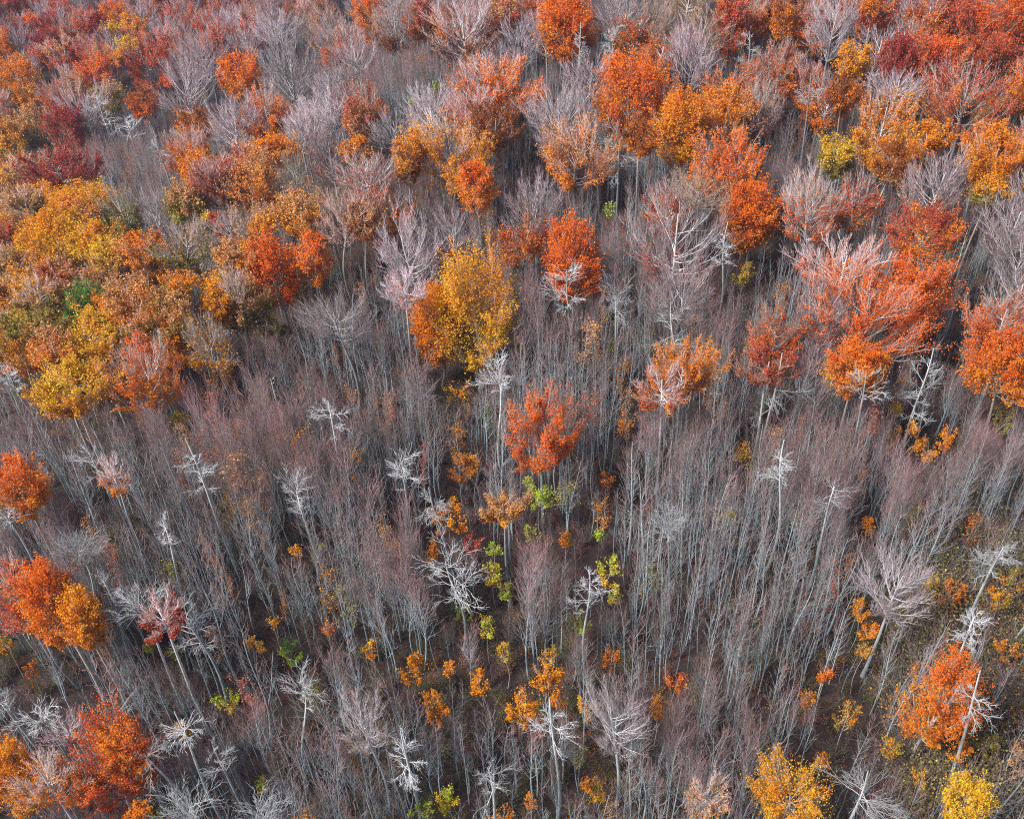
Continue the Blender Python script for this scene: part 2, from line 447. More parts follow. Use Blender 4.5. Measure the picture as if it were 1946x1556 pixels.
# ------------------------------------------------------------------ ground sheet
def build_ground():
    xs = np.concatenate([np.linspace(-2500, -420, 14), np.linspace(-400, 300, 141), np.linspace(330, 2500, 14)])
    ys = np.concatenate([np.linspace(-600, -20, 8), np.linspace(0, 600, 121), np.linspace(640, 4000, 18)])
    X, Y = np.meshgrid(xs, ys, indexing='ij')
    Z = ground_z(X, Y) + 0.12 * np.sin(X * 1.9) * np.cos(Y * 1.7)
    g = Gather(); ny = len(ys)
    i, j = np.meshgrid(np.arange(len(xs) - 1), np.arange(ny - 1), indexing='ij')
    a = (i * ny + j).ravel()
    g.add(np.stack([X, Y, Z], -1).reshape(-1, 3), None, np.stack([a, a + ny, a + ny + 1, a + 1], 1), C3(.1, .05, .03))
    o = link('forest_floor', g.mesh('forest_floor', M_GROUND, True)); o['kind'] = 'structure'
build_ground()

TABLE = """
40 162 75 100 L O A 12|round amber and orange tree at the left edge, high above the tan canopy
3 85 45 65 L V A 12|rust tree with yellow underside cut by the upper left edge
62 40 30 26 L V R 12|tiny vivid red-orange crown in the hazy upper left corner
113 13 42 28 L R V 12|rust red crown at the top edge in the hazy upper left
160 36 48 32 M R V 10|faded rust crown between two darker red ones in the far upper left
187 52 50 42 L C R 12|deep crimson crown left of the far yellow-orange crowns
222 22 46 34 L V O 12|orange-red crown at the top edge over the far yellow crowns
222 56 36 30 L Y A 12|small golden crown, left one of a far yellow pair
257 53 48 42 L A O 12|small amber crown, right one of a far yellow pair
237 86 44 26 L Y A 12|flat yellow crown just below the far golden pair
115 96 66 52 M T R 11|faded salmon and rust crown in the far upper left
180 136 76 52 L V R 11|wide bright rust crown right of the amber tree at the left edge
213 116 28 26 L A O 12|little amber crown at the shoulder of a wide rust crown
280 118 100 105 M R V 9|large rust red broom-shaped crown in the upper left
352 165 122 118 B P P 0|wide bare tree with long pale fanned limbs, upper left of the photo
275 197 50 56 L D V 12|dark rust foliage tucked under the big rust broom crown
368 238 72 60 L D O 8|dark brown-orange foliage beneath the wide bare fan of pale limbs
390 105 86 80 B P P 0|bare violet-tipped crown directly behind the wide pale fan
455 145 80 80 L V O 12|compact deep orange crown with dark gaps in the upper left
468 70 52 60 B P P 0|narrow bare violet crown above the compact deep orange crown
522 50 76 58 B W P 0|bare grey-white crown near the top edge, left of centre
550 128 112 130 B26 W P 0|tall bare pinkish white crown between orange crown and blue thicket
508 216 90 92 M V O 8|orange-red fan-shaped crown with pale ribs below the tall bare crown
440 228 80 85 B P P 0|bare violet crown left of the orange-red fan-shaped crown
567 248 46 62 B C P 0|slim bare tree with reddish twigs right of the orange-red fan
635 215 62 72 B W P 0|bare silvery round crown beside the dark blue-grey thicket
625 292 86 88 B P R 3|bare pink broom crown below the silvery round crown
525 283 66 58 L O O 12|bright orange tuft-topped crown in the upper left middle
150 200 95 80 B W P 0|leaning bare tree with long silver branches over crimson foliage
192 212 40 66 D W W 0|pale dead tree standing beside the leaning silver-branched tree
203 188 60 62 L T G 10|tan crown behind two leaning pale trees in the upper left
125 242 70 82 L C R 10|crimson tree below the leaning silver-branched tree
240 238 42 52 D W W 0|small white dead tree above the blue-grey thicket
310 288 32 56 D W W 0|small white dead tree standing inside the blue-grey thicket
65 242 66 72 L T G 11|greyish tan crown below the amber tree at left edge
18 246 52 50 L T A 12|tan crown cut by the left edge under the amber tree
22 278 46 44 L A G 12|dull amber crown at the left edge left of the crimson trees
118 322 105 90 M C R 11|round crimson-rose crown left of the blue-grey thicket
48 318 60 46 M T G 9|thin grey-tan crown left of the round crimson-rose crown
22 352 66 70 L T A 12|peach-tan crown at the left edge level with rose crown's foot
45 392 80 70 M T G 10|olive and tan half-bare crown at the left edge
120 386 50 48 L A A 12|amber crown of a pair below the round crimson-rose crown
164 406 60 60 L O T 12|tan-orange crown of the pair below the round crimson-rose crown
70 432 46 44 L A O 12|small amber-orange crown on top of the large golden oak
235 398 86 100 M W G 5|bare greenish grey crown with olive leaves below the blue-grey thicket
297 400 56 84 B P P 0|slim bare violet crown left of the olive-tan round crown
342 390 68 72 L T G 12|round olive-tan crown between bare crown and orange tree
374 335 60 92 L O O 12|bright orange tall crown right of the blue-grey thicket
416 342 76 95 M R D 8|dark rust half-bare crown right of the bright orange tall crown
490 352 96 118 L T O 10|large peach-tan crown below the bright orange tufted crown
556 325 62 76 B T P 2|bare tan-stemmed crown between peach-tan and pink broom crowns
562 408 90 80 L T A 11|tan leafy crown right of the large peach-tan crown
500 436 50 42 L A T 12|small amber-tan crown above the vivid vermilion tree
392 426 36 36 L Y G 12|small yellow crown beside a tiny crimson one
412 431 26 38 L C V 12|tiny crimson flame-shaped crown beside a small yellow crown
446 430 70 60 B P P 0|bare violet crown just right of the tiny crimson flame
332 458 98 80 M T G 5|half-bare tan crown right of the large golden oak
460 478 80 60 L T A 11|tan-peach crown left of the vivid vermilion tree
105 462 120 104 L24 A Y 17|large golden oak crown on the left, widest of the yellow ones
178 455 80 62 L A Y 12|golden crown joined to the right side of the large golden oak
204 496 62 70 L Y T 12|upright golden-tan crown in front of the large golden oak
265 482 80 72 L O T 12|tan-orange crown right of the upright golden-tan crown
644 412 80 100 B T P 2|bare tan tree right of the tan leafy crowns, left of centre
522 512 96 124 L V V 12|vivid vermilion tree in the left centre, brightest red in view
590 492 60 86 L V O 11|orange-red crown attached right of the vivid vermilion tree
14 462 60 62 L R T 12|rusty tan crown cut by the left edge beside the golden oak
700 42 60 100 L V A 12|tall narrow orange crown at the top edge left of centre
750 50 78 92 M W D 4|bare silver tree with rust underleaves right of the narrow orange crown
808 30 42 60 L R D 10|dark rust crown at the top edge between two bare trees
880 58 108 118 M W D 4|big bare pinkish fan crown with rust underleaves at top centre
955 30 62 64 L T R 10|tan-rust crown at the top edge right of the big fan crown
1067 50 92 114 L26 V O 15|oval orange crown at the top edge just right of centre
1098 86 34 50 D W W 0|white dead tree against the foot of the oval orange crown
1163 76 34 56 D W W 0|white dead tree with broken spike right of the oval orange crown
955 158 122 108 M V O 9|wide orange crown with pale ribs, upper centre
900 160 70 84 B P R 3|bare violet crown leaning on the wide ribbed orange crown
935 240 84 84 L D D 8|dark brown-orange undercrown below the wide ribbed orange crown
825 205 98 92 B W P 0|bare silver crown with curving limbs left of the ribbed orange crown
828 164 14 18 U J J 12|tiny lime green tuft above the curving silver crown
785 190 16 18 U J J 12|tiny lime tuft left of the curving silver crown
686 222 50 72 L R T 9|narrow salmon-rust crown right of the silvery round crown
1195 182 114 152 L26 V O 15|tall oval orange crown with pink top, upper right of centre
1215 262 60 60 L D O 11|dark orange foliage spilling below the tall oval orange crown
1062 222 118 122 B25 W P 0|broad bare pink-white crown left of the tall oval orange crown
1092 285 118 130 M T O 9|faded orange crown laced with white limbs, upper centre right
1175 285 78 112 D W W 0|tall grey-white bare tree right of the laced faded orange crown
858 282 140 146 M26 A A 9|amber crown with pink bare top and long pale limbs
905 358 62 92 L V O 12|vivid orange lobe at lower right of the pink-topped amber crown
775 295 60 90 L A D 9|dull amber foliage left of the pink-topped amber crown
750 246 80 70 B W P 0|bare silver crown left above the pink-topped amber crown
682 284 50 46 L O T 12|small peach-orange crown left of the bare silver crowns
694 336 98 88 M W R 4|wide bare pink-white crown with rust underside below peach crown
685 418 68 62 L T D 10|tan-brown crown below the wide bare pink-white crown
780 472 116 130 B W P 1|large bare silver-pink tree above left of the big yellow tree
860 450 78 90 B P C 3|bare reddish violet crown right behind the large silver-pink tree
765 548 84 66 B W V 3|bare white limbs with orange underleaves left of big yellow tree
1086 498 96 140 L V V 12|squarish red-orange crown behind a white dead tree, right of centre
1080 548 82 96 D W W 0|white dead tree in front of the squarish red-orange crown
1160 399 18 30 U J J 12|isolated small bright lime tree among grey trunks, upper centre
938 266 14 26 U J J 12|thin lime sprig below the wide ribbed orange crown
1282 448 148 156 B W R 3|huge bare tree with twisting pink-white limbs, right of centre
1296 245 80 130 L25 O A 14|bright amber crown at left end of the upper right orange cluster
1372 215 96 92 L O T 10|peach-orange domed crown in the upper right cluster
1385 320 134 152 M25 V O 12|large orange-red crown at the middle of the upper right cluster
1425 412 90 118 L V O 16|vivid orange lobe at the lowest end of the upper right cluster
1332 362 92 66 B T P 1|bare tan branches at lower left of the upper right cluster
1313 108 92 108 B P W 0|violet-white bare tree near the top, right of the oval orange crown
1390 50 50 118 L R V 10|narrow rust-red crown at the top edge right of centre
1432 92 42 74 D W W 0|white dead tree in front of the narrow rust-red crown
1490 36 50 62 L D O 10|dark orange-rust crown at top edge right of white dead tree
1580 52 86 104 B W P 0|bare grey fan-shaped crown at the top edge, right side
1620 115 56 70 L A A 12|bright amber upright crown in the upper right
1605 176 56 52 L D O 12|dark orange foliage under the bright amber upright crown
1656 22 52 62 L O R 11|orange crown at the top edge above the bright amber one
1702 112 56 82 L C R 12|dark crimson crown right of the bright amber upright crown
1768 38 76 76 M R O 10|rusty crown with pale stems at the top edge, far right
1776 116 92 100 L V R 11|red-orange tufted crown in the upper right, right of dark crimson
1850 62 108 108 L R V 11|big rust-red crown near the upper right corner
1924 42 58 92 L V V 12|orange-red crown in the upper right corner
1902 122 84 86 L R D 11|rust crown under the upper right corner crowns
1698 170 86 60 B P C 2|bare pink twiggy top above the orange-amber spreading crown
1675 240 108 132 M O A 10|orange-amber spreading crown left of the white-laced rust crown
1690 312 88 70 L D A 11|dull amber skirt below the orange-amber spreading crown
1832 192 165 140 M R O 9|broad rust crown laced with white limbs, far upper right
1590 298 68 76 L Y G 12|isolated round yellow-green crown, upper right
1545 182 36 44 D W W 0|small white dead tree top above the round yellow-green crown
1448 205 80 96 M W R 2|pale bare tree right of the upper right orange cluster
1543 388 118 122 M W V 4|broad bare pink-white tree with rust leaves low, right side
1780 348 114 116 B P T 2|bare pinkish fan crown on the right, above red underleaves
1768 438 130 84 L R O 8|rusty red foliage at the foot of the pinkish fan crown
1762 270 56 60 L A O 12|amber foliage patch left of the right-edge orange crown
1896 300 108 110 L O A 12|orange-amber crown at the right edge above the greenish undergrowth
1868 362 62 52 L A G 12|amber low lobe left of the right-edge orange crown
1372 474 40 72 D W W 0|thin white dead tree right of the huge twisting bare tree
1413 524 32 60 U Y G 12|yellow-green sapling in a dark gap, right of huge bare tree
1606 505 128 110 M W V 5|bare pinkish left shoulder of the giant red-orange tree
1730 556 120 140 L V V 12|red-orange right shoulder of the giant red-orange tree
1652 600 185 175 M26 V V 11|giant red-orange tree with white ribs on the right side
1560 590 84 110 B W R 2|bare white-branched tree at left side of the giant red-orange tree
1628 698 104 104 L24 V A 12|glowing amber-orange skirt of the giant red-orange tree
1648 742 74 66 D T W 0|forked pale dead trunk in front of the glowing amber skirt
1476 625 98 112 M P V 6|pink-topped rust tree above a bright white dead tree, right
1458 694 90 60 L R D 9|dull rust leaves between pink-topped tree and white dead tree
1470 745 96 104 D W W 0|bright white dead tree with a very long trunk, right side
1757 742 78 116 D W W 0|contorted white dead tree right of the giant red-orange tree
1493 886 62 74 D W W 0|white dead crown below the long-trunked white dead tree
1577 942 62 72 D W W 0|flat-topped white dead tree with hooked left branch, lower right
1758 854 52 42 U A A 12|bright amber round sapling crown on the right, larger of two
1800 836 32 52 U A O 12|amber upright sapling crown beside the larger round one
1731 812 26 32 U A O 12|small amber tuft under the contorted white dead tree
1696 780 20 24 U Y Y 12|tiny yellow tuft left of the contorted white dead tree
1414 858 28 56 U A Y 12|slim amber sapling left of the white dead crowns, right side
1912 600 110 110 M P V 7|pale bare top of the orange tree at the right edge
1906 690 130 116 L V O 12|big orange tree at the right edge, middle height
1284 612 84 106 D W P 0|bare pink-white tree standing above amber leaves, right of centre
1300 688 100 106 M O O 9|amber-orange leaves below the bare pink-white tree, right of centre
1262 748 96 76 M R O 6|thin rusty orange veil of leaves among grey trunks right of centre
1650 996 22 80 U O A 12|slim amber-brown sapling column, lower right
1905 795 42 64 U G G 12|olive yellow sapling below the big right-edge orange tree
1886 1050 92 96 D W W 0|spreading silvery dead tree near right edge, lower half
903 592 142 212 L27 A Y 19|big yellow and olive egg-shaped tree left of centre
828 616 84 132 L20 O O 17|orange tree clinging to left side of the big yellow tree
646 608 108 92 B W P 0|round bare pink-white crown left of the big yellow tree
945 722 62 70 D W T 0|small crooked white tree below the big yellow tree
866 745 46 42 U A G 12|dull amber tuft below the big yellow tree
1028 812 108 152 M26 V V 10|flaming vermilion and orange maple in the centre of the photo
765 882 62 96 D W W 0|white dead tree left of the central flaming maple
882 896 50 76 U A O 12|amber narrow crown left below the central flaming maple
957 946 72 66 M T A 11|brownish amber rounded crown below left of the flaming maple
997 918 20 22 U J J 12|tiny lime tuft directly under the central flaming maple
1024 945 44 52 U J J 12|bright lime green sapling below the central flaming maple
835 962 64 70 D W P 0|white crooked top rising from an amber bush, below centre
850 985 84 62 U A O 12|amber bush around a white crooked treetop, below centre
822 1050 26 56 U O A 12|thin dull orange column left of the large white dead tree
903 1032 38 46 U C R 12|small crimson crown behind the large white dead tree
937 1040 30 30 U J J 12|lime tuft right of the small crimson crown
1135 1015 16 28 U J J 12|tiny lime sprig among trunks, right of centre below
1075 1022 18 52 U A O 12|thin amber column right of the lime saplings below centre
1190 808 28 52 U A O 12|faint amber column right of the central flaming maple
1153 912 26 40 U O D 12|dull amber tuft at lower right of the flaming maple
1203 880 14 80 K W W 0|needle-like white broken snag right of centre
1172 560 72 90 D W W 0|white dead tree with level branches right of red-orange crown
1216 754 26 24 U T T 10|little tan leaf tuft left of the rusty leaf veil
1286 1000 52 62 D W T 0|small white dead tree among brown trunks, right of centre
155 578 62 80 L N N 12|only dark green leafy tree, in the left canopy
250 578 106 86 L T O 12|peach-tan wide crown right of the green tree
345 540 60 52 L O G 12|orange to olive crown above the left amber tree
322 600 88 76 L T G 11|olive-tan domed crown right of the peach-tan wide crown
418 580 62 84 L A A 12|egg-shaped amber crown by itself, left of centre
350 640 62 100 L O A 12|tall bright amber crown left of a pink-white bare tree
403 656 100 96 M W A 4|pink-white bare tree with amber skirt, left of centre
416 722 54 60 U A Y 12|bright yellow skirt leaves under the pink-white bare tree
175 640 92 80 L Y A 12|golden yellow crown below the dark green tree
140 738 122 106 L Y A 12|large low yellow crown, lowest yellow in the left canopy
262 708 122 136 M V O 8|rust-orange tree with slanting white stems in the left canopy
292 685 56 90 L V R 11|red flame-shaped right side of the slanting-stemmed rust tree
75 622 66 56 L G T 12|olive crown left of the golden yellow crown
30 648 80 90 L G A 11|olive and yellow crown at the left edge, mid height
92 676 78 76 L T O 11|tan and orange crown between olive and golden crowns
76 558 76 60 M T G 8|greyish tan crown left of the dark green tree
14 560 50 60 L T A 12|tan crown cut by the left edge above the olive one
105 520 70 44 L T R 12|brownish tan crown under the large golden oak
35 722 60 52 D W W 0|pale bare tree near the left edge over dark green leaves
195 892 88 102 D W W 0|white many-limbed tree with red leaves inside, left side
205 905 56 70 M R O 3|red leaves within the white many-limbed tree at left
168 820 18 46 K T T 0|short pale broken snag above the white many-limbed tree
340 797 42 36 U J Y 12|lime-yellow sapling under the rust-orange tree at left
30 932 86 108 L26 V O 12|vivid orange tree at the left edge, mid lower
25 986 50 42 D W W 0|pale bare branches under the vivid orange left-edge tree
125 1036 62 48 D W W 0|low white bare crown above the orange pair at left
385 890 52 88 D W W 0|hook-topped white dead tree left of centre
565 950 54 110 D W W 0|white dead tree with curled top, left of centre below
628 790 56 86 D T W 0|pinkish white tree with clinging tan leaves, left centre
524 748 30 60 K W W 0|narrow white snag left of the pinkish white tan-leaved tree
520 620 60 56 U G G 10|faint olive undertree below the vivid vermilion tree
575 560 44 40 U G A 10|olive-yellow leaves just right below the vivid vermilion tree
450 538 50 62 B T T 1|bare cream tree left of the vivid vermilion tree
305 1005 40 90 D W W 0|slim silver tree left of the hooked and curled dead trees
102 1150 84 168 L26 V O 15|tall flame red-orange crown on the left, left of amber twin
156 1174 64 190 L24 A O 12|tall amber crown on the left, right of its red-orange twin
25 1125 104 150 M V R 9|dull crimson tree at the left edge beside flame-coloured twin crowns
46 1120 62 72 D W W 0|white dead branches left of the tall flame red-orange crown
204 1135 62 100 D T W 0|cream-white leaning tree right of the tall amber crown
262 1150 82 76 D T W 0|cream limbs arching over crimson leaves, lower left
300 1172 90 76 M R R 6|thin crimson leaves behind arching cream limbs, lower left
370 1182 88 126 D W W 0|large leaning white dead tree, lower left
80 1356 88 60 D W W 0|white spreading bare crown above the lower left orange patch
22 1478 84 180 L O A 12|tall amber-orange crown in the lower left corner
118 1402 80 70 B P R 2|bare pinkish crown behind the lower left red patch
198 1446 150 172 L25 V R 11|big red-orange tree near the lower left corner
92 1482 106 110 M T O 6|tan tree with white limbs beside lower left corner tree
262 1436 76 120 L O V 11|orange right flank of the big lower left red tree
302 1424 92 84 D W W 0|grey-white gnarled tree right of the lower left red tree
356 1392 60 46 D W W 0|white leaning treetop with yellow leaves, lower left
416 1446 62 92 D W W 0|silver wiry dead tree, third from the lower left red tree
362 1512 84 70 D W W 0|silver dead crown at the bottom, left part
272 1543 40 30 L O A 12|small orange crown at the bottom edge, left part
302 1546 36 22 U J N 12|green tuft at the bottom edge beside a small orange crown
430 1332 40 44 U J Y 12|speckled lime-yellow sapling in the lower left
357 1386 24 34 U A Y 12|amber sprig beside a white leaning treetop, lower left
498 1492 22 42 U J Y 12|bright yellow-green sprig near the bottom, left of centre
548 1320 58 84 D W W 0|silver dead tree leaning left in the lower left middle
554 1240 32 48 U N J 12|dark green bush in the lower left middle
470 1545 62 40 D W W 0|white bare crown cut by the bottom edge, left of centre
283 1226 16 34 U Y J 12|thin yellow sprig under the arching cream limbs
325 1242 24 34 U Y J 12|yellow speckled sprig left of the large leaning dead tree
475 1220 16 30 U Y A 12|yellow sprig, left of two, right of the large leaning tree
497 1228 18 24 U Y A 12|yellow sprig, right of two, right of the large leaning tree
515 1182 22 18 U Y A 12|yellow tuft above two yellow sprigs in the lower left
55 1275 26 30 U O D 12|dull orange bush below the flame-coloured twin crowns
6 1222 28 46 U G A 12|olive bush cut by the left edge in the lower half
10 1330 52 70 D W W 0|silver bare tree cut by the left edge, lower part
558 1046 22 28 U A O 12|tiny amber tuft among trunks below the curled white tree
617 1192 22 32 U O D 12|rusty tuft among trunks, lower left of centre
865 1085 112 150 D W W 0|largest white dead tree, just below the centre of the photo
1118 1120 62 110 D W W 0|white dead tree with pointed spire, below centre to the right
937 1092 30 50 U J Y 12|lime column right of the largest white dead tree
924 1192 30 50 U J Y 12|yellow-lime sapling below right of the largest white dead tree
1152 1084 38 54 U J Y 12|lime sapling beside the pointed white spire tree
790 1272 52 62 U A A 12|amber sapling left of the bottom centre amber trees
853 1272 22 46 U A A 12|slim amber column, left of two under the largest dead tree
917 1302 32 80 U A A 12|leaning amber column, right of two under the largest dead tree
1035 1290 66 66 U A A 12|brightest amber crown at the bottom centre, upper lobe
990 1342 62 72 U A A 12|amber crown at the bottom centre, lower left lobe
1064 1328 32 40 U A O 12|amber crown at the bottom centre, right lobe
1040 1246 40 24 U G A 12|olive-yellow tuft topping the bottom centre amber crowns
1055 1372 78 84 D W W 0|white dead tree in front of the bottom centre amber crowns
827 1345 42 70 U A O 12|amber-orange sapling left of the bottom centre amber crowns
1115 1350 36 52 U Y A 12|yellow sapling right of the bottom centre white dead tree
770 1428 66 124 D W W 0|conical silver dead tree near the bottom, left of centre
940 1472 82 98 D W W 0|bushy white dead tree near the bottom, in the centre
850 1520 46 52 U J Y 12|lime tree at the bottom, right one of a pair
806 1536 40 36 U J G 12|lime-green tree at the bottom edge, left one of a pair
960 1548 46 22 U A O 12|amber crown cut by the bottom edge at the centre
1012 1524 20 30 U A O 12|thin amber tuft right of the bushy white dead tree
1138 1503 36 42 U A Y 12|amber sapling near the bottom, right of centre
1108 1488 24 28 U O A 12|orange sprig left of the bottom amber sapling, right of centre
1250 1340 30 50 U O A 12|orange sprig right of the broad silver clump, lower right
1282 1292 50 42 U O R 12|faded orange leaves above the orange sprig, lower right
1156 1256 34 36 U O D 12|faint orange leaves above the broad silver clump
1180 1368 110 124 B W W 0|broad silver bare clump at the bottom, right of centre
700 1368 96 110 B W G 2|pale greenish bare clump left of the conical silver dead tree
1695 1108 112 124 B W T 0|wide bare grey brush-shaped tree in the lower right
1636 1160 36 44 U A A 12|amber tuft, top of three stacked below the brush-shaped tree
1652 1200 38 44 U O A 12|orange-amber tuft, middle of three below the brush-shaped tree
1642 1236 32 28 U A G 12|dull amber tuft, bottom of three below the brush-shaped tree
1790 1326 114 156 L V O 12|flame orange tree in the lower right, near the corner
1826 1430 36 44 U O A 12|orange lobe hanging below the lower right flame orange tree
1872 1334 64 96 D W W 0|white drooping bare tree right of the flame orange tree
1846 1196 64 78 D W W 0|leaning white dead tree above the lower right flame tree
1770 1114 30 60 U Y G 12|yellow bush left of a brown-orange one near right edge
1803 1130 52 60 U O D 12|brown-orange bush left of the leaning white dead tree
1903 1136 46 46 U A G 12|amber bush at right of the leaning white dead tree
1914 1238 52 40 U A A 12|bright amber bush at the right edge, lower half
1567 1282 28 56 U V O 12|thin rust-orange flame left of the lower right flame tree
1607 1366 38 70 U A G 11|pale amber sapling below the thin rust-orange flame
1748 1474 36 26 U A Y 12|small amber bush under the lower right flame tree
1555 1446 26 30 U O A 12|small dull orange tuft above the bottom speckled tree
1508 1508 146 110 L A Y 9|speckled yellow and orange tree at the bottom edge, lower right
1845 1518 84 84 L Y Y 12|bright yellow tree at the bottom edge near the right corner
1638 1508 124 100 D W W 0|starburst white bare crown at the bottom edge, right part
1350 1500 80 76 M T T 5|bare tan-tipped tree at the bottom edge left of speckled tree
962 1125 24 46 U G J 12|olive-green wisp left of the lime saplings under the largest dead tree's right side
1010 1010 22 40 U J G 12|yellow-green wisp right of the crimson crown below centre
1100 1180 34 44 U G J 12|olive-green bush at the foot of the pointed white spire tree
1170 1130 26 44 U Y J 12|yellow wisp right of the pointed white spire tree
700 1230 26 40 U Y O 12|yellow-orange wisp left of the slim amber columns, lower middle
880 1160 30 44 U N G 12|green bush at the foot of the largest white dead tree
960 1240 26 40 U Y G 12|pale yellow wisp above the bottom centre amber crowns
1540 1330 24 36 U O A 12|small orange wisp left of the pale amber sapling, lower right
1880 1420 60 50 U G G 12|olive bush at the right edge below the flame orange tree
1700 1420 46 40 U G A 12|olive bush left of the small amber bush, lower right
1930 1100 50 50 U G A 12|olive-brown bush at the right edge beside the silvery dead tree
"""

# ------------------------------------------------------------------ the trees one can tell apart
NAMES = {'L': 'autumn_tree', 'M': 'autumn_tree', 'B': 'bare_tree', 'D': 'dead_tree', 'K': 'broken_snag', 'U': 'understory_tree'}
GROUPS = {'autumn_tree': 'tall trees in autumn leaf', 'bare_tree': 'broad bare crowns', 'dead_tree': 'white dead trees among the stand',
          'broken_snag': 'broken white snags', 'understory_tree': 'low leafy trees under the stand'}
LISTED = []          # px, py, w, h, depth, kind
TREES = []           # x, y, crown radius

def build_snag(rng, H, r):
    g = Gather(); k = 12; u = np.linspace(0, 1, k)
    T = np.stack([.2 * np.sin(u * 5), .15 * np.sin(u * 7), u * H], 1)
    tubes(g, T[None], (r * (1 - .75 * u))[None], 7, np.broadcast_to(BARK['D'][1], (1, k, 3)))
    t = g.mesh('trunk', M_WOOD, True)
    b = Gather()
    L1, R1 = spawn(rng, T[None], (r * (1 - .75 * u))[None], 16, .3, (.02, .1), 1.0, .2, 4, .04, .4)
    tubes(b, L1, np.maximum(R1, .03), 1, np.broadcast_to(BARK['D'][1], L1.shape))
    return t, b.mesh('branches', M_WOOD)

def place_listed(idx, line):
    spec, label = line.split('|')
    px, py, w, h, kind, c1, c2, lt = spec.split()
    hset = float(kind[1:]) if len(kind) > 1 else None; kind = kind[0]
    px, py, w, h, lt = float(px), float(py), float(w), float(h), int(lt)
    rng = np.random.default_rng(1000 + idx)
    gr = {'L': 1.12, 'M': 1.14, 'B': 1.12, 'D': 1.12}.get(kind, 1.0); w *= gr; h *= gr
    Htop = {'L': 22, 'M': 24, 'B': 24, 'D': 23, 'K': 21, 'U': 9.5}[kind] + rng.normal() * .8
    if hset: Htop = hset
    rz = 5.0
    for _ in range(4):
        hc = Htop - rz
        P = hit(px, py, hc)
        z = (P - CAM) @ FWD
        d = ray(px, py); dep = math.asin(-d[2])
        wm, hm = w * z / F_PX, h * z / F_PX
        rx = wm / 2
        rz = math.sqrt(max((hm / 2) ** 2 - (rx * math.sin(dep)) ** 2, 0)) / math.cos(dep)
        rz = min(max(rz, rx * .62), rx * 2.2, Htop * .42)
        if kind == 'K': rz = min(hm / 2 / math.cos(dep), Htop * .4)
    if kind == 'U': Htop = max(Htop, 2 * rz + 2)
    gz = float(ground_z(P[0], P[1]))
    root = link(NAMES[kind], None, None, (P[0], P[1], gz - .1))
    root.rotation_euler = (0, 0, 0)
    nm = NAMES[kind]
    tag(root, label, 'tree', GROUPS[nm])
    if kind == 'K':
        t, b = build_snag(rng, Htop, .22)
        link('trunk', t, root); link('crown', b, root)
    else:
        leafy = 0.0 if lt == 0 else min(lt / 12.0, 1.7)
        if kind in 'LU': leafy = max(leafy, .75)
        bark = {'D': 'D', 'L': 'T', 'U': 'T'}.get(kind)
        if kind == 'B': bark = c1 if c1 in 'PWT' else 'P'
        if kind == 'M': bark = 'W' if c1 in 'VOWR' else 'P'
        if kind == 'M' and c1 in 'WP': a1, a2 = c2, c2
        elif kind == 'B': a1, a2 = c2, c2
        else: a1, a2 = c1, c2
        ls = np.clip(z * .00138, .14, .4)
        t, b, f = broad_tree(rng, Htop, Htop - 2 * rz, rx, rz, kind, bark, LEAFC[a1], LEAFC[a2], lt, w * h, leafy, ls, float(np.clip(z / 150, .85, 1.6)))
        link('trunk', t, root); cr = link('crown', b, root)
        if f: link('foliage', f, cr)
    LISTED.append((px, py, w, h, z, kind)); TREES.append((P[0], P[1], rx * (0.5 if kind in 'DKU' else 1)))

for i, ln in enumerate(TABLE.strip().splitlines()): place_listed(i, ln)
LST = np.array([l[:5] for l in LISTED]); LKIND = np.array([l[5] for l in LISTED])
TR = np.array(TREES)

